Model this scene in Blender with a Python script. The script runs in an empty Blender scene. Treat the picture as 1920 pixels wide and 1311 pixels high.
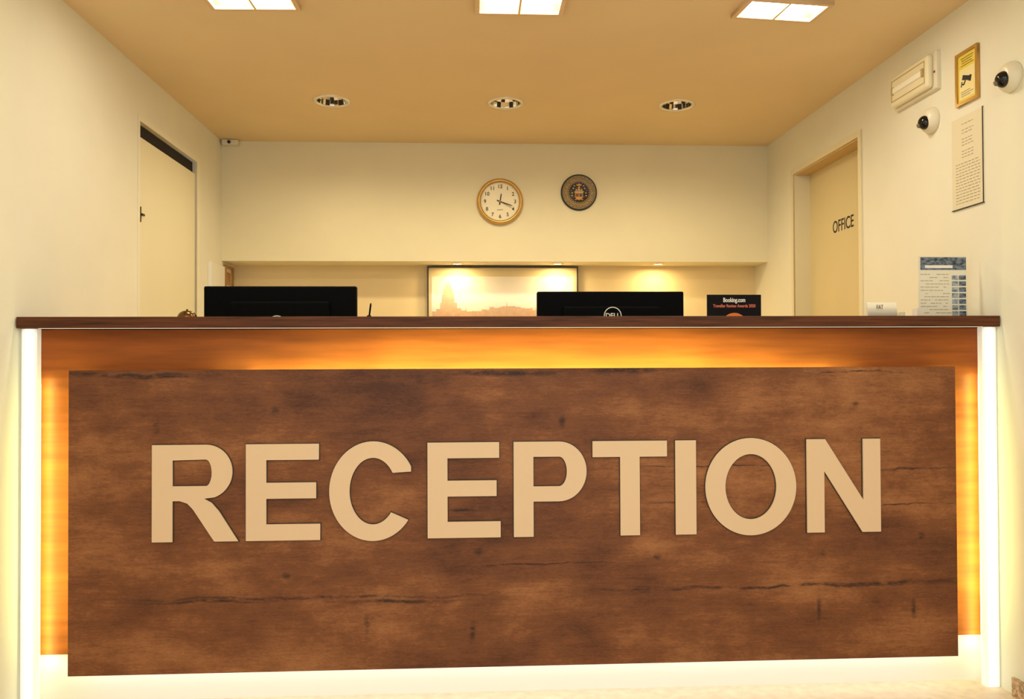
import bpy, bmesh, math, random
from mathutils import Matrix, Vector
random.seed(4)
sc=bpy.context.scene
try:
    sc.view_settings.view_transform='Standard'; sc.view_settings.look='None'
except Exception: pass
COL=sc.collection
XL,XR,YB,YD,H=-1.477,1.828,4.917,2.72,2.45
YN=YB+.23
# ------------------------------------------------------------ helpers
def lin(c):
    return tuple(((v/255)/12.92 if v/255<=.04045 else ((v/255+.055)/1.055)**2.4) for v in c)+(1,)
MATS={}
def mat(name,rgb,rough=.6,metal=0,emis=0,ergb=None,noise=0,nscale=8,bump=0,coat=0,spec=.5,stretch=(1,1,1)):
    if name in MATS: return MATS[name]
    m=bpy.data.materials.new(name);m.use_nodes=True
    n=m.node_tree.nodes;l=m.node_tree.links;b=n['Principled BSDF']
    b.inputs['Base Color'].default_value=lin(rgb)
    b.inputs['Roughness'].default_value=rough;b.inputs['Metallic'].default_value=metal
    b.inputs['Coat Weight'].default_value=coat
    b.inputs['Specular IOR Level'].default_value=spec
    if emis:
        b.inputs['Emission Color'].default_value=lin(ergb or rgb);b.inputs['Emission Strength'].default_value=emis
    if noise or bump:
        tc=n.new('ShaderNodeTexCoord');mp=n.new('ShaderNodeMapping');mp.inputs['Scale'].default_value=stretch
        nz=n.new('ShaderNodeTexNoise');nz.inputs['Scale'].default_value=nscale;nz.inputs['Detail'].default_value=6
        l.new(tc.outputs['Object'],mp.inputs[0]);l.new(mp.outputs[0],nz.inputs['Vector'])
        if noise:
            r=n.new('ShaderNodeValToRGB')
            r.color_ramp.elements[0].position=.3;r.color_ramp.elements[1].position=.7
            r.color_ramp.elements[0].color=lin([max(0,v*(1-noise)) for v in rgb]);r.color_ramp.elements[1].color=lin([min(255,v*(1+noise)) for v in rgb])
            l.new(nz.outputs['Fac'],r.inputs[0]);l.new(r.outputs[0],b.inputs['Base Color'])
        if bump:
            bp=n.new('ShaderNodeBump');bp.inputs['Strength'].default_value=bump;bp.inputs['Distance'].default_value=.01
            l.new(nz.outputs['Fac'],bp.inputs['Height']);l.new(bp.outputs[0],b.inputs['Normal'])
    MATS[name]=m
    return m
def frame(cx,cy,cz,loc):
    M=Matrix.Identity(4)
    for i,c in enumerate((cx,cy,cz)):
        for j in range(3): M[j][i]=c[j]
    for j in range(3): M[j][3]=loc[j]
    return M
def MF(loc): return frame((1,0,0),(0,0,1),(0,-1,0),loc)      # facing the visitor
def MR(loc): return frame((0,-1,0),(0,0,1),(-1,0,0),loc)     # on wall_right
def ML(loc): return frame((0,1,0),(0,0,1),(1,0,0),loc)       # on wall_left
def MC(loc): return frame((1,0,0),(0,-1,0),(0,0,-1),loc)     # on ceiling
def MU(loc): return Matrix.Translation(loc)
def obj(name,me,m=None,smooth=False):
    o=bpy.data.objects.new(name,me);COL.objects.link(o)
    if m is not None:
        for x in (m if isinstance(m,(list,tuple)) else [m]): me.materials.append(x)
    if smooth:
        for p in me.polygons:p.use_smooth=True
    return o
def box(name,x0,x1,y0,y1,z0,z1,m,bev=0,M=None):
    bm=bmesh.new();bmesh.ops.create_cube(bm,size=1)
    for v in bm.verts: v.co=Vector((x0+(v.co.x+.5)*(x1-x0),y0+(v.co.y+.5)*(y1-y0),z0+(v.co.z+.5)*(z1-z0)))
    if bev: bmesh.ops.bevel(bm,geom=bm.edges[:],offset=bev,segments=3,affect='EDGES',profile=.5)
    if M is not None: bm.transform(M)
    bmesh.ops.recalc_face_normals(bm,faces=bm.faces)
    me=bpy.data.meshes.new(name);bm.to_mesh(me);bm.free()
    return obj(name,me,m)
def lathe(name,prof,M,m,seg=48,smooth=True,sx=1,sy=1):
    bm=bmesh.new();rings=[]
    for r,h in prof:
        if r<1e-6: rings.append([bm.verts.new((0,0,h))])
        else: rings.append([bm.verts.new((r*math.cos(2*math.pi*i/seg)*sx,r*math.sin(2*math.pi*i/seg)*sy,h)) for i in range(seg)])
    for a,b in zip(rings,rings[1:]):
        for i in range(seg):
            j=(i+1)%seg
            if len(a)==1 and len(b)==1: continue
            if len(a)==1: bm.faces.new((a[0],b[i],b[j]))
            elif len(b)==1: bm.faces.new((a[i],a[j],b[0]))
            else: bm.faces.new((a[i],a[j],b[j],b[i]))
    bmesh.ops.recalc_face_normals(bm,faces=bm.faces)
    bm.transform(M)
    me=bpy.data.meshes.new(name);bm.to_mesh(me);bm.free()
    return obj(name,me,m,smooth)
def flat(name,loops,M,m,t=.002,off=0,bev=0):
    """2D outlines (with holes) -> solid of thickness t centred on the local plane"""
    cu=bpy.data.curves.new(name,'CURVE');cu.dimensions='2D';cu.fill_mode='BOTH';cu.extrude=t/2;cu.offset=off;cu.bevel_depth=bev
    for lp in loops:
        s=cu.splines.new('POLY');s.points.add(len(lp)-1);s.use_cyclic_u=True
        for p,q in zip(s.points,lp): p.co=(q[0],q[1],0,1)
    o=bpy.data.objects.new(name,cu);COL.objects.link(o)
    dg=bpy.context.evaluated_depsgraph_get();dg.update()
    me=bpy.data.meshes.new_from_object(o.evaluated_get(dg));bpy.data.objects.remove(o)
    me.materials.clear();me.transform(M);me.name=name
    return obj(name,me,m)
def rect(x0,y0,x1,y1): return [(x0,y0),(x1,y0),(x1,y1),(x0,y1)]
def circ(cx,cy,r,n=48,ry=None): return [(cx+r*math.cos(2*math.pi*i/n),cy+(ry or r)*math.sin(2*math.pi*i/n)) for i in range(n)]
def text(name,body,size,M,m,width=None,align='CENTER',t=.0006,off=0,ls=1):
    cu=bpy.data.curves.new(name,'FONT');cu.body=body;cu.size=size;cu.align_x=align;cu.align_y='CENTER';cu.extrude=t/2;cu.offset=off;cu.space_line=ls
    o=bpy.data.objects.new(name,cu);COL.objects.link(o)
    dg=bpy.context.evaluated_depsgraph_get();dg.update()
    me=bpy.data.meshes.new_from_object(o.evaluated_get(dg));bpy.data.objects.remove(o)
    if width:
        xs=[v.co.x for v in me.vertices];k=width/(max(xs)-min(xs))
        me.transform(Matrix.Diagonal((k,1,1,1)))
    me.materials.clear();me.transform(M);me.name=name
    return obj(name,me,m)
def join(name,objs,par=None):
    """merge several helper meshes into one mesh part"""
    bm=bmesh.new();ml=[]
    for o in objs:
        idx=[]
        for mm in o.data.materials:
            if mm not in ml: ml.append(mm)
            idx.append(ml.index(mm))
        st=len(bm.faces);bm.from_mesh(o.data);bm.faces.ensure_lookup_table()
        for f in bm.faces[st:]: f.material_index=idx[f.material_index] if idx else 0
    me=bpy.data.meshes.new(name);bm.to_mesh(me);bm.free()
    for o in objs: bpy.data.objects.remove(o)
    return obj(name,me,ml)
def thing(name,label,cat,loc,group=None):
    e=bpy.data.objects.new(name,None);e.empty_display_size=.05;COL.objects.link(e);e.location=loc
    tag(e,label,cat,group);return e
def tag(o,label,cat,group=None):
    o['label']=label;o['category']=cat
    if group:o['group']=group
    return o
def par(p,*objs):
    T=Matrix.Identity(4)
    if p.type=='EMPTY': T=Matrix.Translation(p.location)
    for o in objs:
        o.parent=p;o.matrix_parent_inverse=T.inverted()
    return p
def struct(o,label=None):
    o['kind']='structure'
    if label:o['label']=label
    return o
def tr(M,x,y,z=0): return M@Matrix.Translation((x,y,z))
def rz(a): return Matrix.Rotation(a,4,'Z')

# ------------------------------------------------------------ materials
wallm=mat('wall_paint',(233,229,209),.85,noise=.012,nscale=3,bump=.03)
ceilm=mat('ceiling_paint',(230,206,160),.9,noise=.015,nscale=2)
doorm=mat('door_paint',(231,223,192),.55,noise=.01,nscale=2)
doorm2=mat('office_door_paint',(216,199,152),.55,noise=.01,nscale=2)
casem=mat('casing_paint',(228,217,182),.6)
whitem=mat('white_laminate',(238,235,224),.5)
plastw=mat('white_plastic',(230,220,194),.35)
darkm=mat('dark_gap',(28,22,16),.9)
blackm=mat('black_plastic',(3,3,4),.7,spec=.08)
lensblack=mat('black_glass',(8,8,10),.05)
gold=mat('gold_metal',(200,158,84),.25,.5)
chrome=mat('chrome',(235,225,205),.08,1)
ink=mat('ink',(40,36,30),.7)
paper=mat('paper',(236,228,204),.7)
paper2=mat('beige_paper',(226,216,186),.7)
letterm=mat('letter_acrylic',(224,191,151),.5)
shadowm=mat('letter_edge_shadow',(38,36,24),.6)
tile=mat('floor_tile',(222,200,172),.35,noise=.05,nscale=30)
granite=mat('granite_skirting',(170,140,105),.4,noise=.35,nscale=90)
topm=mat('countertop_wood',(84,46,24),.5,noise=.25,nscale=6,stretch=(1,8,30),spec=.2)
ledline=mat('led_line',(255,250,240),.5,emis=.45,ergb=(255,245,225))
lampm=mat('lamp_glow',(255,245,220),.5,emis=13,ergb=(255,244,218))
spotm=mat('small_spot_glow',(255,245,220),.5,emis=6,ergb=(255,234,185))
grey=mat('grey_print',(158,146,120),.7)
pale=mat('pale_print',(176,160,126),.7)
def led_mat(name,xc,hw):
    m=bpy.data.materials.new(name);m.use_nodes=True
    n=m.node_tree.nodes;l=m.node_tree.links;b=n['Principled BSDF']
    b.inputs['Base Color'].default_value=lin((240,238,228));b.inputs['Emission Color'].default_value=lin((255,252,242))
    tc=n.new('ShaderNodeTexCoord');sx=n.new('ShaderNodeSeparateXYZ');l.new(tc.outputs['Object'],sx.inputs[0])
    s=n.new('ShaderNodeMath');s.operation='SUBTRACT';s.inputs[1].default_value=xc;l.new(sx.outputs[0],s.inputs[0])
    a=n.new('ShaderNodeMath');a.operation='ABSOLUTE';l.new(s.outputs[0],a.inputs[0])
    mr=n.new('ShaderNodeMapRange');mr.interpolation_type='SMOOTHSTEP';mr.inputs[1].default_value=hw*.2;mr.inputs[2].default_value=hw*1.1;mr.inputs[3].default_value=.74;mr.inputs[4].default_value=.25
    l.new(a.outputs[0],mr.inputs[0]);l.new(mr.outputs[0],b.inputs['Emission Strength'])
    return m

def wood_panel():
    m=bpy.data.materials.new('rustic_oak_panel');m.use_nodes=True
    n=m.node_tree.nodes;l=m.node_tree.links;b=n['Principled BSDF'];b.inputs['Roughness'].default_value=.55;b.inputs['Specular IOR Level'].default_value=.3
    tc=n.new('ShaderNodeTexCoord')
    def noise(scale,s,det=6,rough=.6):
        mp=n.new('ShaderNodeMapping');mp.inputs['Scale'].default_value=s
        nz=n.new('ShaderNodeTexNoise');nz.inputs['Scale'].default_value=scale;nz.inputs['Detail'].default_value=det;nz.inputs['Roughness'].default_value=rough
        l.new(tc.outputs['Object'],mp.inputs[0]);l.new(mp.outputs[0],nz.inputs['Vector']);return nz
    big=noise(1.0,(1.6,1,4.5),5,.6);grain=noise(1.0,(4,1,75),8,.75);fine=noise(1,(20,1,190),5,.8);blot=noise(1,(7,1,9),4,.6);speck=noise(1,(80,1,260),3,.8)
    r=n.new('ShaderNodeValToRGB');e=r.color_ramp.elements
    e[0].position=.38;e[0].color=lin((78,42,22));e[1].position=.63;e[1].color=lin((170,112,66))
    x=e.new(.5);x.color=lin((120,71,38))
    def math_(op,a,b_,c=None):
        q=n.new('ShaderNodeMath');q.operation=op
        for i,v in enumerate((a,b_,c)):
            if v is None: continue
            if isinstance(v,(int,float)): q.inputs[i].default_value=v
            else: l.new(v,q.inputs[i])
        return q.outputs[0]
    s=math_('MULTIPLY',big.outputs['Fac'],.43)
    s=math_('MULTIPLY_ADD',blot.outputs['Fac'],.20,s)
    s=math_('MULTIPLY_ADD',grain.outputs['Fac'],.10,s)
    s=math_('MULTIPLY_ADD',fine.outputs['Fac'],.13,s)
    s=math_('MULTIPLY_ADD',speck.outputs['Fac'],.14,s)
    l.new(s,r.inputs[0])
    # distorted coordinates for cracks and knots
    dz=noise(1,(4,1,1.5),5,.65)
    sub=n.new('ShaderNodeVectorMath');sub.operation='SUBTRACT';sub.inputs[1].default_value=(.5,.5,.5);l.new(dz.outputs['Color'],sub.inputs[0])
    mul=n.new('ShaderNodeVectorMath');mul.operation='MULTIPLY';mul.inputs[1].default_value=(.04,0,.045);l.new(sub.outputs[0],mul.inputs[0])
    add=n.new('ShaderNodeVectorMath');add.operation='ADD';l.new(tc.outputs['Object'],add.inputs[0]);l.new(mul.outputs[0],add.inputs[1])
    E=[(-1.12,1.092,.28,.008),(-1.0,1.085,.15,.005),(.10,1.095,.25,.011),(.52,1.103,.16,.012),(1.3,1.09,.2,.004),
       (-.55,.365,.62,.006),(-.85,.355,.22,.006),(-.25,.35,.22,.008),(1.05,.375,.62,.006),(1.4,.38,.28,.007),(.6,.37,.2,.005),
       (1.5,.76,.14,.005),(1.42,.64,.22,.003),(-.06,.64,.10,.006),(.72,.66,.12,.004),(.8,.78,.3,.003),(.2,.46,.3,.003),
       (-.34,.27,.011,.035),(.0,.245,.010,.045),(1.17,.29,.009,.045),(1.5,.29,.010,.035),(-.64,.97,.014,.016),(-.60,.44,.014,.012),(.02,.51,.018,.015),(1.52,.53,.018,.014),(.62,.48,.016,.010),(1.18,.48,.015,.012),(-1.02,.93,.012,.03),(.3,.93,.012,.02),(1.3,.98,.012,.014)]
    acc=None
    for (x0,z0,a,bb) in E:
        v=n.new('ShaderNodeVectorMath');v.operation='SUBTRACT';v.inputs[1].default_value=(x0,0,z0);l.new(add.outputs[0],v.inputs[0])
        w=n.new('ShaderNodeVectorMath');w.operation='MULTIPLY';w.inputs[1].default_value=(1/a,0,1/bb);l.new(v.outputs[0],w.inputs[0])
        g=n.new('ShaderNodeVectorMath');g.operation='LENGTH';l.new(w.outputs[0],g.inputs[0])
        mr=n.new('ShaderNodeMapRange');mr.inputs[1].default_value=1.25;mr.inputs[2].default_value=.3;l.new(g.outputs['Value'],mr.inputs[0])
        if a<.02: acc=math_('MAXIMUM',acc,math_('MULTIPLY',mr.outputs[0],.85))
        else: acc=mr.outputs[0] if acc is None else math_('MAXIMUM',acc,mr.outputs[0])
    brk=noise(1,(16,1,40),4,.7)
    bm_=n.new('ShaderNodeMapRange');bm_.inputs[1].default_value=.36;bm_.inputs[2].default_value=.56;l.new(brk.outputs['Fac'],bm_.inputs[0])
    fac=math_('MULTIPLY',acc,bm_.outputs[0]);fac=math_('MULTIPLY',fac,.85)
    mx=n.new('ShaderNodeMix');mx.data_type='RGBA';l.new(fac,mx.inputs[0]);l.new(r.outputs[0],mx.inputs[6]);mx.inputs[7].default_value=lin((30,20,16))
    l.new(mx.outputs[2],b.inputs['Base Color'])
    bp=n.new('ShaderNodeBump');bp.inputs['Strength'].default_value=.2;bp.inputs['Distance'].default_value=.003;l.new(grain.outputs['Fac'],bp.inputs['Height']);l.new(bp.outputs[0],b.inputs['Normal'])
    return m
oak=wood_panel()
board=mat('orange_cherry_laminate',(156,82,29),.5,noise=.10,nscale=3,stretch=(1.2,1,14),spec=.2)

# ------------------------------------------------------------ room shell
Y0=-1.2
T=.12
struct(flat('wall_left',[[(Y0,0),(3.71,0),(3.71,2.215),(4.47,2.215),(4.47,0),(YN+T,0),(YN+T,H),(Y0,H)]],ML((XL-T/2,0,0)),wallm,T))
struct(flat('wall_right',[[(-p,q) for p,q in [(Y0,0),(3.73,0),(3.73,2.18),(4.50,2.18),(4.50,0),(YN+T,0),(YN+T,H),(Y0,H)]]],MR((XR+T/2,0,0)),wallm,T))
ZN=1.735;ZS=.98
wallb=mat('back_wall_paint',(234,224,190),.85,noise=.012,nscale=3,bump=.03)
wallg=mat('niche_glow_tint',(238,216,168),.8,noise=.012,nscale=3)  # wall colour tinted warmer to carry the golden spotlight glow
up=box('wu',XL,XR,YB,YN,ZN,H,wallb)
low=box('wl',XL,XR,YB,YN,0,ZS,wallb);bk=box('wk',XL,XR,YN,YN+T,0,H,wallg)
struct(join('wall_back',[up,low,bk]))
cx=[(-.6954,4.1353),(.1821,4.1353),(1.0656,4.1353)];RD=.076
fx=[(-.79,2.962,-.03),(.185,2.962,0),(1.165,2.972,.10)]
def rrect(cx_,cy_,hx,hy,a):
    return [(cx_+x*math.cos(a)-y*math.sin(a),cy_+x*math.sin(a)+y*math.cos(a)) for x,y in ((-hx,-hy),(hx,-hy),(hx,hy),(-hx,hy))]
loops=[rect(XL-T,Y0,XR+T,YN+T)]+[circ(x,y,RD,40) for x,y in cx]+[rrect(x,y,.150,.070,a) for x,y,a in fx]
struct(flat('ceiling',loops,MU((0,0,H+.01)),ceilm,.02))
struct(box('floor',XL-T,XR+T,Y0,YN+T,-.05,0,tile))
struct(box('baseboard_right',XR-.012,XR,Y0,YD-.05,0,.062,granite))
struct(box('baseboard_left',XL,XL+.012,Y0,YD-.05,0,.062,granite))
d=box('door_1',XL-.050,XL-.006,3.713,4.467,.005,2.150,doorm,.002);struct(d,'cream flush door with a dark gap above it')
dmet=mat('dark_metal',(70,52,30),.4,.8)
h1=box('handle_plate',-.006,.006,-.035,.035,0,.004,dmet,.0015,ML((XL-.006,3.735,1.80)))
h2=box('handle_lever',-.005,.022,-.006,.004,.004,.014,dmet,.002,ML((XL-.006,3.735,1.80)))
hh=join('door_handle',[h1,h2]);hh.parent=d
struct(box('gap_shade_back',XL-.115,XL-.09,3.71,4.47,0,2.215,darkm))  # dark sheet behind the opening, its colour standing in for shade
struct(box('gap_shade_strip',XL-.085,XL-.02,3.715,4.465,2.155,2.212,darkm))  # dark block painting the shade under the lintel, above the leaf
struct(flat('trim_2',[[(3.71-.02,0),(3.71-.02,2.24),(4.47+.045,2.24),(4.47+.045,0),(4.47,0),(4.47,2.215),(3.71,2.215),(3.71,0)]],ML((XL+.002,0,0)),mat('pale_casing',(236,230,206),.7),.004))
struct(box('trim_3',XL+.0,XL+.02,4.66,YB,0,1.70,whitem,.003))
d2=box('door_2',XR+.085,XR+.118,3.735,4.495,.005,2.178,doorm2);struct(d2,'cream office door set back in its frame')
t=text('door_lettering','OFFICE',.088,MR((XR+.0845,4.085,1.826)),ink,width=.232,t=.001,off=.0006);t.parent=d2
struct(flat('trim_4',[[(-p,q) for p,q in [(3.70,0),(3.70,2.21),(4.53,2.21),(4.53,0),(4.50,0),(4.50,2.18),(3.73,2.18),(3.73,0)]]],MR((XR-.004,0,0)),casem,.008))
jm=mat('lintel_shade_tan',(206,174,114),.6)  # darker tan puts the shading of the lintel underside into its colour
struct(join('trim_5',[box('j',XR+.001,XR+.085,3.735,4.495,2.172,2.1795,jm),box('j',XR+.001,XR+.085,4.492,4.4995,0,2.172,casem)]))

# ------------------------------------------------------------ reception desk
D=thing('reception_desk','long wooden reception desk with dark oak front and glowing orange surround','reception desk',((XL+XR)/2,YD,0))
ctop=box('countertop',XL+.004,XR-.003,YD,YD+.30,1.2461,1.2835,topm,.002)
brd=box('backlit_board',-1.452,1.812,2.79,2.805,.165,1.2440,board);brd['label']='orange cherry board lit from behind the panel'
pan=box('front_panel',-1.297,1.651,2.700,2.716,.125,1.109,oak,.0015);pan['label']='dark rustic oak panel with cracks and knots'
sp=[box('panel_spacer',x-.02,x+.02,2.716,2.79,.3,.9,darkm) for x in (-1.0,-.3,.5,1.3)]
pl=box('plinth',XL+.003,XR-.003,2.81,2.825,0,1.2405,whitem)
la=box('light_strip',-1.468,-1.418,2.742,2.77,0.0,1.2455,led_mat('led_diffuser_a',-1.443,.025),.002)
lb=box('light_strip',1.774,1.824,2.742,2.77,0.0,1.2455,led_mat('led_diffuser_b',1.799,.026),.002)
ea=box('end_panel',XL+.003,-1.469,2.775,2.808,0,1.2455,whitem)
lt=box('light_line',-1.405,1.765,2.7225,2.728,1.2448,1.2460,ledline)
inner=box('inner_panel',XL+.03,XR-.03,2.98,3.0,0,1.2455,whitem)
par(D,ctop,brd,pan,pl,la,lb,ea,lt,inner,*sp)
WD=thing('work_desk','plain staff work desk standing behind the reception counter','desk',(.17,3.32,0))
work=box('work_surface',XL+.03,XR-.03,3.03,3.62,.99,1.02,mat('worktop_laminate',(190,150,100),.5))
legs=[box('leg',x,x+.03,3.05,3.6,0,.99,whitem) for x in (XL+.04,.1,XR-.07)]
par(WD,work,*legs)

# lettering
S=thing('reception_sign','large peach capital letters reading RECEPTION on dark oak','sign lettering',(.18,2.70,.5525))
HL=.3137;s=.0655
def arc(cx_,cy_,rx,ry,a0,a1,n=24): return [(cx_+rx*math.cos(math.radians(a0+(a1-a0)*i/n)),cy_+ry*math.sin(math.radians(a0+(a1-a0)*i/n))) for i in range(n+1)]
def gE(w): return [[(0,0),(w,0),(w,.053),(s,.053),(s,.136),(w-.013,.136),(w-.013,.188),(s,.188),(s,HL-.052),(w-.004,HL-.052),(w-.004,HL),(0,HL)]]
def gT(w): return [[(w/2-s/2,0),(w/2+s/2,0),(w/2+s/2,HL-.053),(w,HL-.053),(w,HL),(0,HL),(0,HL-.053),(w/2-s/2,HL-.053)]]
def gI(w): return [rect(0,0,w,HL)]
def gN(w): return [[(0,0),(0,HL),(.064,HL),(w-.060,.108),(w-.060,HL),(w,HL),(w,0),(w-.064,0),(.060,HL-.108),(.060,0)]]
def gO(w): return [arc(w/2,HL/2,w/2,HL/2+.006,0,360,64)[:-1],arc(w/2,HL/2,w/2-.068,HL/2-.048,0,360,64)[:-1]]
def gC(w):
    c=w*.515
    out=arc(c,HL/2,c,HL/2+.006,24,324,60);inn=arc(c,HL/2,c-.066,HL/2-.048,320,33,60)
    out[0]=(w*.965,HL*.70)
    return [out+inn]
def gP(w):
    b=.116;ry=(HL-b)/2;rx=.092
    o_=[(0,0),(s,0),(s,b)]+arc(w-rx,b+ry,rx,ry,-90,90)+[(0,HL)]
    ry2=ry-.050;i_=[(s,b+.050)]+arc(w-rx,b+ry,rx-.066,ry2,-90,90,16)+[(s,HL-.050)]
    return [o_,i_]
def gR(w):
    b=.132;ry=(HL-b)/2;rx=.085;W=.256
    o_=[(0,0),(s,0),(s,b),(.088,b),(.112,.124),(.130,.105),(w-.077,0),(w,0),(.213,.098),(.190,.125),(.166,.139)]+arc(W-rx,b+.006+ry-.003,rx,ry-.003,-70,90)+[(0,HL)]
    o_[-2]=(W-rx,HL)
    i_=[(s,b+.048)]+arc(W-rx,b+ry,rx-.066,ry-.048,-90,90,16)+[(s,HL-.050)]
    return [o_,i_]
X=[(gR,-1.030,-.755),(gE,-.731,-.492),(gC,-.463,-.187),(gE,-.143,.097),(gP,.1405,.383),(gT,.403,.653),(gI,.681,.751),(gO,.782,1.0915),(gN,1.128,1.382)]
for g,a,b in X:
    f1=flat('lf',g(b-a),MF((a,2.6945,.5525)),letterm,.005)
    f2=flat('lb',g(b-a),MF((a,2.6985,.5525)),shadowm,.003,off=.0022)  # wider dark backing stands in for each letter's edge and shadow outline
    L=join('letter',[f1,f2]);par(S,L)

# ------------------------------------------------------------ monitors
def monitor(x0,x1,ztop,zlogo,xl,lab):
    zb=1.085;y=3.17
    e=thing('computer_monitor',lab,'monitor',((x0+x1)/2,y+.02,1.02))
    hs=box('monitor_housing',x0,x1,y,y+.035,zb,ztop,blackm,.006)
    bu=box('rear_cover',x0+.10,x1-.10,y-.022,y+.002,zb+.03,ztop-.06,blackm,.008)
    sc_=box('screen',x0+.01,x1-.01,y+.0352,y+.0365,zb+.015,ztop-.01,lensblack)
    nk=box('stand_neck',(x0+x1)/2-.04,(x0+x1)/2+.04,y-.02,y+.0,1.03,zb+.1,blackm,.004)
    ba=box('stand_base',(x0+x1)/2-.12,(x0+x1)/2+.12,y-.08,y+.12,1.02,1.032,blackm,.004)
    wm=mat('logo_print',(225,220,205),.5)
    lg=flat('logo_ring',[circ(0,0,.035,40),circ(0,0,.0315,40)],MF((xl,y-.0232,zlogo)),wm,.0012)
    tx=text('logo_lettering','DELL',.026,MF((xl,y-.0232,zlogo)),wm,width=.056,t=.0012,off=.0006)
    par(e,hs,bu,sc_,nk,ba,lg,tx)
monitor(-1.02,-.44,1.425,1.276,-.738,'black monitor seen from behind beside the pen')
monitor(.26,.84,1.405,1.308,.553,'black monitor seen from behind in front of framed picture')

# ------------------------------------------------------------ award card
A=thing('award_card','dark navy award card with small printed writing','award card',(1.04,3.17,1.02))
c1=box('card',.932,1.148,3.165,3.173,1.02,1.392,mat('navy_card',(14,10,14),.6,spec=.15),.001)
ora=mat('orange_print',(225,120,45),.5);pk=mat('pink_print',(215,110,80),.5)
wp=mat('white_print',(240,235,225),.5)
c2=text('card_lettering','Booking.com',.024,MF((1.04,3.1645,1.370)),wp,width=.088,t=.001,off=.0006)
c3=text('card_subtitle','Traveller Review Awards 2020',.017,MF((1.04,3.1645,1.347)),pk,width=.17,t=.001,off=.0004)
c4=flat('card_emblem',[circ(1.04,1.268,.052,40)],MF((0,3.1645,0)),ora,.001)
c5=box('card_base',.95,1.13,3.15,3.22,1.02,1.03,blackm)
par(A,c1,c2,c3,c4,c5)

# counter objects
K=thing('desk_bell','small dark brass service bell on the counter','bell',(-1.0,2.93,1.2835))
brass=mat('bell_brass',(110,80,45),.25,.9)
par(K,lathe('bell_base',[(0,0),(.034,0),(.034,.004),(.030,.006),(0,.006)],MU((-1.0,2.93,1.2835)),blackm),
    lathe('bell_dome',[(.033,.006),(.032,.014),(.026,.024),(.015,.031),(.004,.033),(0,.033)],MU((-1.0,2.93,1.2835)),brass),
    lathe('bell_button',[(.003,.032),(.003,.036),(.005,.037),(0,.038)],MU((-1.0,2.93,1.2835)),brass,16))
Pn=thing('desk_pen','black counter pen leaning in a small round holder','pen',(-.355,2.93,1.2835))
par(Pn,lathe('pen_holder',[(0,0),(.025,0),(.022,.006),(.008,.012),(.006,.016),(0,.016)],MU((-.362,2.93,1.2835)),blackm,24),
    lathe('pen_barrel',[(0,0),(.003,.006),(.0032,.045),(.002,.052),(0,.053)],MU((-.362,2.93,1.290))@Matrix.Rotation(.12,4,'Y'),blackm,16))
N=thing('tent_card','small white folded card with short dark lettering','card',(1.465,2.84,1.2835))
par(N,flat('card_sheet',[[(0,0),(.026,.0),(.010,.054),(.008,.054)]],frame((0,1,0),(0,0,1),(1,0,0),(1.465,2.825,1.2835)),paper,.108),
    text('card_lettering','FAT',.022,MF((1.455,2.8265,1.320)),mat('faint_ink',(110,100,82),.7),width=.024,t=.001))
tag(box('eraser',1.532,1.550,2.83,2.85,1.2835,1.304,plastw,.002),'small white block standing on the counter','small box')
F=thing('leaflet','white leaflet with dark photo header standing in clear holder','leaflet',(1.69,2.84,1.2835))
blue=mat('blue_print',(132,142,150),.5,noise=.45,nscale=90);dblue=mat('dark_blue_print',(70,78,88),.5,noise=.9,nscale=70,stretch=(1,1,2))
fl=box('leaflet_sheet',1.604,1.782,2.840,2.842,1.2835,1.503,paper)
hd=box('header_photo',1.612,1.780,2.8385,2.8398,1.455,1.500,dblue)
tt=box('leaflet_title',1.628,1.730,2.8378,2.8384,1.461,1.471,wp)
th=[box('thumbnail_photo',1.728,1.750,2.8385,2.8398,z,z+.016,blue) for z in [1.29+i*.0215 for i in range(7)]]+[box('thumbnail_photo',1.754,1.779,2.8385,2.8398,z,z+.016,dblue) for z in [1.29+i*.0215 for i in range(7)]]
bars=[]
for i in range(13):
    z=1.438-i*.0115;x=1.612
    while x<1.71:
        w=random.uniform(.006,.018)
        if random.random()<.7: bars.append(box('b',x,x+w,2.8385,2.8398,z,z+.0018,pale))
        x+=w+.004
pt=join('printed_text',bars);pt['kind']='stuff'
hold=box('leaflet_holder',1.598,1.788,2.843,2.875,1.2835,1.32,mat('clear_acrylic',(235,230,215),.1),.003)
par(F,fl,hd,tt,pt,hold,*th)

# ------------------------------------------------------------ clock
cl=(.18,YB,2.095)
Q=thing('wall_clock','round gold-rimmed wall clock with white dial and black numerals','clock',cl)
M=MF(cl)
fr=lathe('clock_frame',[(.116,.018),(.116,.024),(.119,.026),(.121,.032),(.129,.034),(.134,.028),(.136,.022),(.140,.016),(.140,0),(0,0)],M,gold,64)
dial=lathe('dial',[(0,.016),(.118,.016),(.118,.014),(0,.014)],M,mat('dial_white',(236,224,190),.4),64,False)
for i in range(1,13):
    a=math.pi/2-i*math.pi/6
    par(Q,text('numeral',str(i),.031,tr(M,.091*math.cos(a),.091*math.sin(a),.0168),ink,t=.0008,off=.0004))
tk=join('minute_track',[box('b',.110,.113,-.0006,.0006,.0162,.017,ink,0,M@rz(i*math.pi/30)) for i in range(60)]);tk['kind']='stuff'
mk=text('dial_lettering','QUARTZ',.009,tr(M,0,-.05,.0168),ink,t=.0006)
def hand(name,ang,L,w,z): # ang clockwise from 12
    return flat(name,[[(-w,-.02),(w,-.02),(w*.9,L*.8),(0,L),(-w*.9,L*.8)]],tr(M,0,0,z)@rz(-math.radians(ang)),ink,.001)
hp=[hand('hour_hand',9,.052,.0035,.019),hand('minute_hand',109,.082,.0026,.021),hand('second_hand',118,.088,.0010,.023)]
cap=lathe('hand_cap',[(0,.026),(.005,.026),(.005,.016)],M,gold,20)
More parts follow.
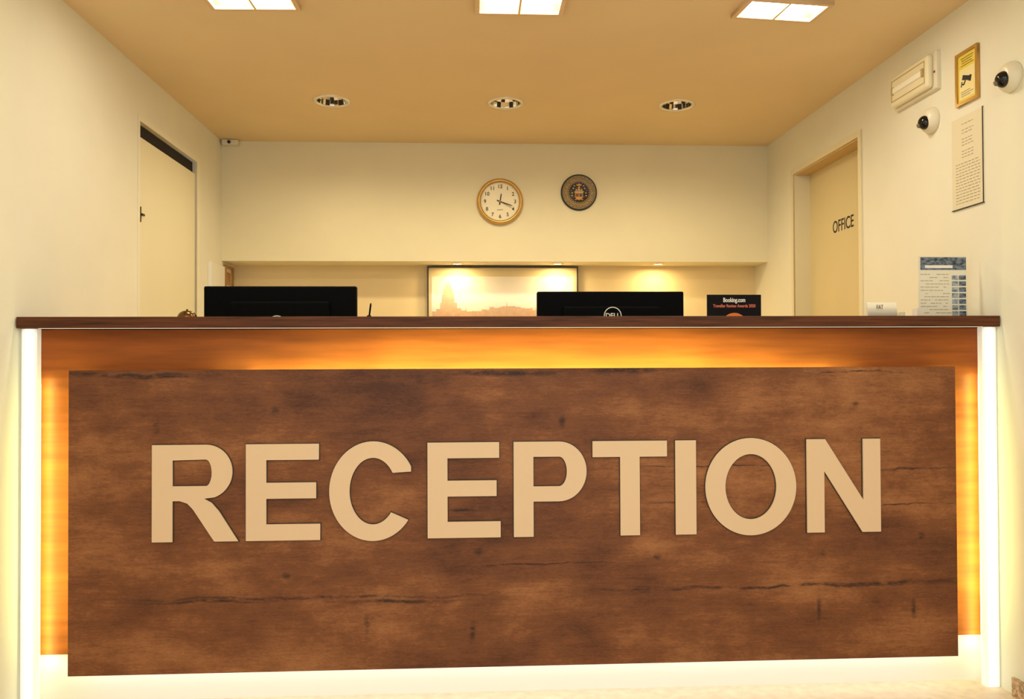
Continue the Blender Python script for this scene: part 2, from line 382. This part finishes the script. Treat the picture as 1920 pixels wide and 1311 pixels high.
par(Q,fr,dial,tk,mk,cap,*hp)

# emblem
el=(.66,YB,2.155);M=MF(el)
Q=thing('wall_plaque','round dark plaque with gold ornamental ring and colourful crest','plaque',el)
dk=mat('plaque_dark',(16,12,12),.4);cr=mat('plaque_relief',(208,180,122),.45);rd=mat('crest_red',(150,60,35),.5);gd=mat('crest_gold',(212,158,62),.45);gb=mat('crest_blue',(55,80,110),.5)
pd=lathe('plaque_disc',[(0,0),(.110,0),(.110,.010),(.107,.014),(.103,.011),(0,.011)],M,dk,64)
def fl_(name,loops,m,z=.0125): return flat(name,loops,tr(M,0,0,z),m,.003)
R=[fl_('r',[circ(0,0,.1005,64),circ(0,0,.0985,64)],cr),fl_('r',[circ(0,0,.0680,64),circ(0,0,.0660,64)],cr)]
for i in range(24):
    a=2*math.pi*i/24
    MM=tr(M,0,0,.0125)@rz(a)
    R.append(flat('g',[[(-.0085,.072),(.0085,.072),(.0098,.0945),(-.0098,.0945)],[(-.0060,.0750),(.0060,.0750),(.0070,.092),(-.0070,.092)]],MM,cr,.003))
    R.append(flat('g',[[(-.0022,.078),(.0022,.078),(.0022,.089),(-.0022,.089)]],MM,gd if i%2 else cr,.003))
C_=[]
for i in range(32):
    a=2*math.pi*i/32
    C_.append(fl_('c',[circ(.0615*math.cos(a),.0615*math.sin(a),.0022,8)],gd if i%2 else cr))
C_.append(fl_('c',[[(-.024,-.004),(-.024,-.028),(-.014,-.042),(0,-.048),(.014,-.042),(.024,-.028),(.024,-.004)],[(-.020,-.008),(-.020,-.027),(-.002,-.027),(-.002,-.008)],[(.002,-.008),(.002,-.027),(.020,-.027),(.020,-.008)]],gd))
C_.append(fl_('c',[rect(-.019,-.026,-.003,-.009)],rd));C_.append(fl_('c',[rect(.003,-.026,.019,-.009)],gb))
C_.append(fl_('c',[[(-.030,.0),(-.022,-.003),(.022,-.003),(.032,.003),(.026,.006),(-.024,.006)]],cr))
for xx,w_,h0,h1 in ((-.016,.006,.009,.028),(0,.008,.009,.036),(.016,.006,.009,.028)):
    C_.append(fl_('c',[[(xx-w_,h0),(xx+w_,h0),(xx+w_*.7,(h0+h1)/2-.001),(xx-w_*.7,(h0+h1)/2-.001)]],cr))
    C_.append(fl_('c',[[(xx-w_*.9,(h0+h1)/2+.001),(xx+w_*.9,(h0+h1)/2+.001),(xx+w_*.5,h1),(xx-w_*.5,h1)]],rd if xx else gd))
C_.append(fl_('c',[[(-.014,.040),(.014,.040),(.016,.052),(.008,.046),(0,.056),(-.008,.046),(-.016,.052)]],gd))
for q_ in (-1,1):
    for k in range(7):
        a=math.radians(-66+k*20);rr=.042 if k%2 else .048;x_=q_*rr*math.cos(a);y_=rr*math.sin(a)
        C_.append(fl_('c',[[(x_-.006,y_),(x_,y_-.004),(x_+.006,y_+.001),(x_,y_+.005)]],(gd,rd,cr)[k%3]))
r1=join('ornamental_ring',R);r2=join('crest',C_)
par(Q,pd,r1,r2)

# ------------------------------------------------------------ niche
P_=thing('framed_picture','thin dark-framed sepia skyline picture standing in the lit niche','picture',(.205,YN,ZS))
py=YN-.025
fr=flat('picture_frame',[rect(-.27,1.05,.68,1.728),rect(-.262,1.058,.672,1.720)],MF((0,py,0)),mat('frame_dark',(50,36,26),.4),.02)
mt=box('picture_mount',-.262,.672,py,py+.004,1.058,1.720,mat('mount_cream',(226,208,162),.7))
bk=box('picture_stand',-.2,.6,py+.004,YN-.002,ZS,1.15,darkm)
am=bpy.data.materials.new('sepia_print');am.use_nodes=True
n=am.node_tree.nodes;l=am.node_tree.links;b=n['Principled BSDF'];b.inputs['Roughness'].default_value=.5
tc=n.new('ShaderNodeTexCoord');sx=n.new('ShaderNodeSeparateXYZ');mr=n.new('ShaderNodeMapRange');mr.inputs[1].default_value=1.42;mr.inputs[2].default_value=1.67
nz=n.new('ShaderNodeTexNoise');nz.inputs['Scale'].default_value=5
r=n.new('ShaderNodeValToRGB');r.color_ramp.elements[0].color=lin((232,210,186));r.color_ramp.elements[1].color=lin((238,226,206));e_=r.color_ramp.elements.new(.4);e_.color=lin((250,245,238))
ad=n.new('ShaderNodeMath');ad.operation='MULTIPLY_ADD';ad.inputs[1].default_value=.25;ad2=n.new('ShaderNodeMath');ad2.operation='SUBTRACT';ad2.inputs[1].default_value=.12
l.new(tc.outputs['Object'],sx.inputs[0]);l.new(sx.outputs[2],mr.inputs[0]);l.new(tc.outputs['Object'],nz.inputs['Vector']);l.new(nz.outputs['Fac'],ad.inputs[0]);l.new(mr.outputs[0],ad.inputs[2]);l.new(ad.outputs[0],ad2.inputs[0]);l.new(ad2.outputs[0],r.inputs[0]);l.new(r.outputs[0],b.inputs['Base Color'])
art=box('artwork',-.245,.655,py-.002,py-.0005,1.10,1.665,am)
skm=bpy.data.materials.new('skyline_print');skm.use_nodes=True
n=skm.node_tree.nodes;l=skm.node_tree.links;b=n['Principled BSDF']
tc=n.new('ShaderNodeTexCoord');sx=n.new('ShaderNodeSeparateXYZ');mr=n.new('ShaderNodeMapRange');mr.inputs[1].default_value=1.40;mr.inputs[2].default_value=1.70
nz=n.new('ShaderNodeTexNoise');nz.inputs['Scale'].default_value=55;nz.inputs['Detail'].default_value=3
ad=n.new('ShaderNodeMath');ad.operation='MULTIPLY_ADD';ad.inputs[1].default_value=.6;ad2=n.new('ShaderNodeMath');ad2.operation='SUBTRACT';ad2.inputs[1].default_value=.30
r=n.new('ShaderNodeValToRGB');r.color_ramp.elements[0].color=lin((198,158,124));r.color_ramp.elements[1].color=lin((230,210,186))
l.new(tc.outputs['Object'],sx.inputs[0]);l.new(tc.outputs['Object'],nz.inputs['Vector']);l.new(sx.outputs[2],mr.inputs[0]);l.new(nz.outputs['Fac'],ad.inputs[0]);l.new(mr.outputs[0],ad.inputs[2]);l.new(ad.outputs[0],ad2.inputs[0]);l.new(ad2.outputs[0],r.inputs[0]);l.new(r.outputs[0],b.inputs['Base Color'])
pts=[(-.24,1.2),(-.24,1.445),(-.215,1.445),(-.215,1.46),(-.19,1.46),(-.188,1.50),(-.180,1.50),(-.178,1.55),(-.170,1.553),(-.168,1.583),(-.162,1.585),(-.160,1.598),(-.154,1.612),(-.146,1.620),(-.144,1.635),(-.140,1.655),(-.136,1.635),(-.134,1.620),(-.126,1.612),(-.120,1.598),(-.118,1.585),(-.112,1.583),(-.110,1.553),(-.102,1.55),(-.100,1.50),(-.085,1.50),(-.083,1.465),(-.06,1.465),(-.058,1.45)]
x=-.055
rs=random.Random(9)
while x<.64:
    w_=rs.uniform(.012,.035);base=1.452+.03*math.exp(-((x-.25)/.12)**2);h_=base+rs.uniform(-.008,.012)
    pts+= [(x,h_),(min(x+w_,.648),h_)]
    if rs.random()<.25:
        pts+= [(min(x+w_,.648)+.002,h_+.004),(min(x+w_,.648)+.004,h_+.03),(min(x+w_,.648)+.006,h_+.004)]; x+=.008
    x+=w_+.001
pts+=[(.655,1.45),(.655,1.2)]
sk=flat('skyline',[pts],MF((0,py-.003,0)),skm,.001)
par(P_,fr,mt,bk,art,sk)
for x in (-.08,.54,1.17):
    e=thing('niche_spotlight','small round recessed spotlight glowing in the niche soffit','spotlight',(x,YB+.10,ZN),'niche spotlights')
    M=MC((x,YB+.10,ZN))
    par(e,lathe('spotlight_ring',[(.034,0),(.034,.004),(.026,.005),(.026,0)],M,chrome,32),lathe('spotlight_lamp',[(0,.003),(.025,.003),(.025,0),(0,0)],M,spotm,32,False))
tanf=mat('tan_frame',(170,126,72),.5)
G=thing('wall_switch_panel','small cream framed panel on the niche end wall','wall panel',(XL,5.02,1.66))
M=ML((XL,5.03,1.655))
par(G,flat('panel_frame',[rect(-.085,-.095,.085,.060),rect(-.065,-.08,.065,.045)],tr(M,0,0,.008),tanf,.016),
    box('panel_face',-.066,.066,-.081,.046,.0,.006,plastw,0,M),box('panel_switch',-.035,.035,-.055,.02,.006,.010,tanf,.001,M))
G=thing('motion_sensor','small white motion sensor high in the ceiling corner','sensor',(-1.42,YB-.0,2.44))
par(G,box('sensor_bracket',-1.465,-1.37,YB-.05,YB,2.418,2.449,plastw,.006),lathe('sensor_eye',[(0,.012),(.008,.010),(.010,.004),(.010,0)],MF((-1.42,YB-.05,2.432)),ink,20))

# ------------------------------------------------------------ right-wall equipment
G=thing('emergency_light','cream rectangular emergency light unit with visible tube','emergency light',(XR,3.215,2.26))
M=MR((XR,3.215,2.262))
bs=box('lamp_housing',-.155,.155,-.075,.075,-.004,.020,plastw,.006,M)
df=box('diffuser',-.148,.138,-.066,.066,.016,.046,mat('diffuser_cream',(236,226,192),.3),.014,M)
ribm=mat('rib_line',(186,164,112),.4)
rb=[flat('diffuser_rim',[rect(-.130,-.044,.120,.044),rect(-.127,-.041,.117,.041)],tr(M,0,0,.046),ribm,.003),
    box('lamp_tube',-.118,.108,-.012,.012,.044,.052,mat('tube_white',(250,246,228),.25),.0038,M),
    box('tube_holder',-.124,-.112,-.016,.016,.044,.053,ribm,.001,M),box('tube_holder',.102,.114,-.016,.016,.044,.053,ribm,.001,M)]
ld=box('indicator_light',.141,.149,-.012,-.004,.018,.023,mat('red_led',(150,40,25),.3),.001,M)
par(G,bs,df,ld,*rb)
G=thing('surveillance_sign','yellow camera surveillance notice in a gold frame','sign',(XR,2.885,2.17))
M=MR((XR,2.885,2.172))
yel=mat('sign_yellow',(232,208,84),.5)
sf=flat('sign_frame',[rect(-.066,-.098,.066,.098),rect(-.055,-.087,.055,.087)],tr(M,0,0,.006),gold,.012)
sb=box('sign_sheet',-.056,.056,-.088,.088,0,.006,yel,0,M)
sw=box('sign_label',-.046,.046,-.078,.034,.006,.007,mat('pale_gold',(236,222,160),.6),0,M)
MM=tr(M,0,-.006,.0076)@rz(-.3)
pic=[flat('camera_pictogram',[[(-.028,-.008),(.014,-.008),(.014,-.011),(.026,-.011),(.026,.011),(.014,.011),(.014,.008),(-.028,.010)]],MM,ink,.001),
     flat('pictogram_bracket',[[(-.010,-.009),(-.004,-.009),(-.010,-.026),(-.024,-.026),(-.024,-.034),(-.028,-.034),(-.028,-.014),(-.024,-.014),(-.024,-.021),(-.014,-.021)]],MM,ink,.001)]
olive=mat('olive_ink',(150,128,48),.6)
w1=[box('sign_lettering',-.038+random.uniform(0,.01),.038-random.uniform(0,.012),y,y+.0025,.006,.0075,olive,0,M) for y in (.072,.063,.054,.045)]+[box('sign_small_print',-.036,.036-random.uniform(0,.02),y,y+.002,.007,.008,grey,0,M) for y in (-.052,-.060,-.068)]
par(G,sf,sb,sw,*pic,*w1)
for (y,z,lab) in ((2.645,2.085,'white dome camera with black lens beside the yellow notice'),(3.12,2.078,'white dome camera with black lens below the emergency light')):
    G=thing('security_camera',lab,'security camera',(XR,y,z))
    M=MR((XR,y,z))@Matrix.Diagonal((.92,.92,.92,1))
    par(G,lathe('camera_housing',[(0,-.004),(.053,-.004),(.056,.004),(.055,.014),(.048,.028),(.038,.038),(.032,.041),(0,.041)],M,plastw,48),
        lathe('camera_dome',[(.030,0),(.030,.006),(.027,.016),(.020,.024),(.010,.029),(0,.030)],tr(M,.004,-.010,.034)@Matrix.Rotation(.35,4,'X'),lensblack,32),
        lathe('camera_lens',[(.010,0),(.010,.01),(.007,.012),(0,.011)],tr(M,-.006,-.019,.053)@Matrix.Rotation(.5,4,'X'),mat('lens_grey',(120,115,105),.1,.4),20))
G=thing('wall_notice','white printed notice sheet in a clear holder','notice',(XR,2.90,1.87))
M=MR((XR,2.895,1.864))
ns=box('notice_sheet',-.095,.095,-.170,.170,0,.003,paper2,0,M)
ne=[box('notice_edge',.0925,.0945,-.172,.172,0,.006,ink,0,M),box('notice_edge',-.096,.092,-.1725,-.170,0,.006,ink,0,M)]
bars=[]
for i in range(27):
    y=.140-i*.0112
    if i in (1,4,8,12): continue
    half=.032 if i<12 else .070
    x=-half
    while x<half:
        w=random.uniform(.008,.02)
        bars.append(box('b',x,min(x+w,half+.004),y,y+.0024,.003,.0036,grey,0,M));x+=w+.006
pt=join('printed_text',bars);pt['kind']='stuff'
par(G,ns,pt,*ne)

# ------------------------------------------------------------ ceiling fittings
sock_refl=mat('socket_and_dark_reflection',(60,45,28),.5)
rim=mat('bright_rim',(240,230,210),.25,.5)
for x,y in cx:
    e=thing('downlight','round recessed downlight with faceted chrome reflector','downlight',(x,y,H),'round downlights')
    M=MC((x,y,H))
    rfl=lathe('reflector',[(RD-.003,.002),(.068,-.025),(.054,-.055),(.036,-.08)],M,[chrome,sock_refl],20,False)
    for i,p in enumerate(rfl.data.polygons): p.material_index=1 if i%3==1 else 0  # every third facet coloured dark to imitate dark reflections in the chrome
    par(e,lathe('downlight_trim',[(RD-.002,-.004),(RD-.002,.005),(.088,.008),(.0945,.003),(.0945,0)],M,rim,48),rfl,
        lathe('lamp_socket',[(0,-.079),(.04,-.079),(.04,-.09),(0,-.09)],M,sock_refl,24,False))
for x,y,a in fx:
    e=thing('ceiling_spotlight','rectangular recessed twin spotlight with two bright lamps','ceiling light',(x,y,H),'twin ceiling spotlights')
    M=MC((x,y,H))@rz(-a)
    brn=mat('fitting_inner',(226,190,140),.5)
    ps=[flat('light_frame',[rect(-.165,-.083,.165,.083),rect(-.148,-.068,-.004,.068),rect(.004,-.068,.148,.068)],tr(M,0,0,.008),mat('fitting_frame',(222,190,150),.4),.016)]
    ps.append(join('light_box',[box('b',-.148,.148,-.068,.068,-.062,-.058,brn,0,M),box('b',-.149,-.147,-.068,.068,-.06,0,brn,0,M),box('b',.147,.149,-.068,.068,-.06,0,brn,0,M),box('b',-.148,.148,-.069,-.067,-.06,0,brn,0,M),box('b',-.148,.148,.067,.069,-.06,0,brn,0,M)]))
    for k in (-.076,.076):
        ps.append(lathe('lamp',[(0,.006),(.044,.004),(.060,-.004),(.056,-.03),(.03,-.05),(0,-.055)],tr(M,k,0,0),lampm,32))
    par(e,*ps)

# ------------------------------------------------------------ lights
def area(name,loc,rot,sx_,sy_,W,c,spread=180,disk=False):
    li=bpy.data.lights.new(name,'AREA');li.shape='DISK' if disk else 'RECTANGLE';li.size=sx_;li.size_y=sy_;li.energy=W;li.color=c if max(c)<=4 else lin(c)[:3];li.spread=math.radians(spread)
    o=bpy.data.objects.new(name,li);COL.objects.link(o);o.location=loc;o.rotation_euler=rot;return o
def spot(name,loc,W,c,ang=120,rad=.03,rot=(0,0,0)):
    li=bpy.data.lights.new(name,'SPOT');li.energy=W;li.color=lin(c)[:3];li.spot_size=math.radians(ang);li.spot_blend=.8;li.shadow_soft_size=rad
    o=bpy.data.objects.new(name,li);COL.objects.link(o);o.location=loc;o.rotation_euler=rot;return o
warm=(255,245,220)
area('added_lobby_fill',(.17,.5,2.43),(0,0,0),2.6,1.8,43,(246,250,246))  # added fill light brightening the room, not a visible fitting
for x,y,a in fx: area('fixture_light',(x,y,H-.018),(0,0,0),.26,.10,4.6,warm)
for x,y in cx: spot('downlight_light',(x,y,H-.03),22,(255,236,192),165,.04)
for x in (-.08,.54,1.17): area('niche_light',(x,YB+.10,ZN-.008),(math.radians(-4),0,0),.06,.06,1.9,(255,222,158),disk=True)
led=(1.0,1.08,.34)
R90=math.pi/2
a45=math.radians(120)
for L,W in ((2.2,.9),(1.6,1.6),(1.1,2.1)): area('led_top',(.25,2.726,1.100),(a45,0,0),L,.014,W,led)
for L,W in ((2.0,.7),(1.4,.6)): area('led_top_edge',(.25,2.765,1.098),(math.radians(105),0,0),L,.010,W,led)
for L,W,zc in ((.9,.8,.62),(.6,.7,.60)):
    area('led_left',(-1.288,2.726,zc),(R90,0,math.radians(38)),.014,L,W,led)
    area('led_right',(1.642,2.726,zc),(R90,0,math.radians(-38)),.014,L,W,led)
# diffuser edge light grazing the outer margins of the board
for L,W in ((.95,.75),(.55,.75)):
    area('led_outer_left',(-1.409,2.762,.60),(R90,0,math.radians(-10)),.010,L,W,(1,1.2,.5))
    area('led_outer_right',(1.766,2.762,.60),(R90,0,math.radians(10)),.010,L,W,(1,1.2,.5))
area('led_plinth',(.177,2.75,.15),(math.radians(25),0,0),3.0,.02,2.3,(255,252,240))

w=bpy.data.worlds.new('world');sc.world=w;w.use_nodes=True
w.node_tree.nodes['Background'].inputs[0].default_value=(.84,.94,1,1);w.node_tree.nodes['Background'].inputs[1].default_value=1.4

# ------------------------------------------------------------ camera
cam=bpy.data.cameras.new('camera');co=bpy.data.objects.new('camera',cam);COL.objects.link(co);sc.camera=co
cam.sensor_width=36;cam.sensor_fit='HORIZONTAL';cam.lens=1527.38/1920*36;cam.clip_start=.05
co.matrix_world=Matrix.Translation((0,0,1.1354))@Matrix.Rotation(-.0507,4,'Z')@Matrix.Rotation(math.pi/2+.0135,4,'X')@Matrix.Rotation(-.004,4,'Z')
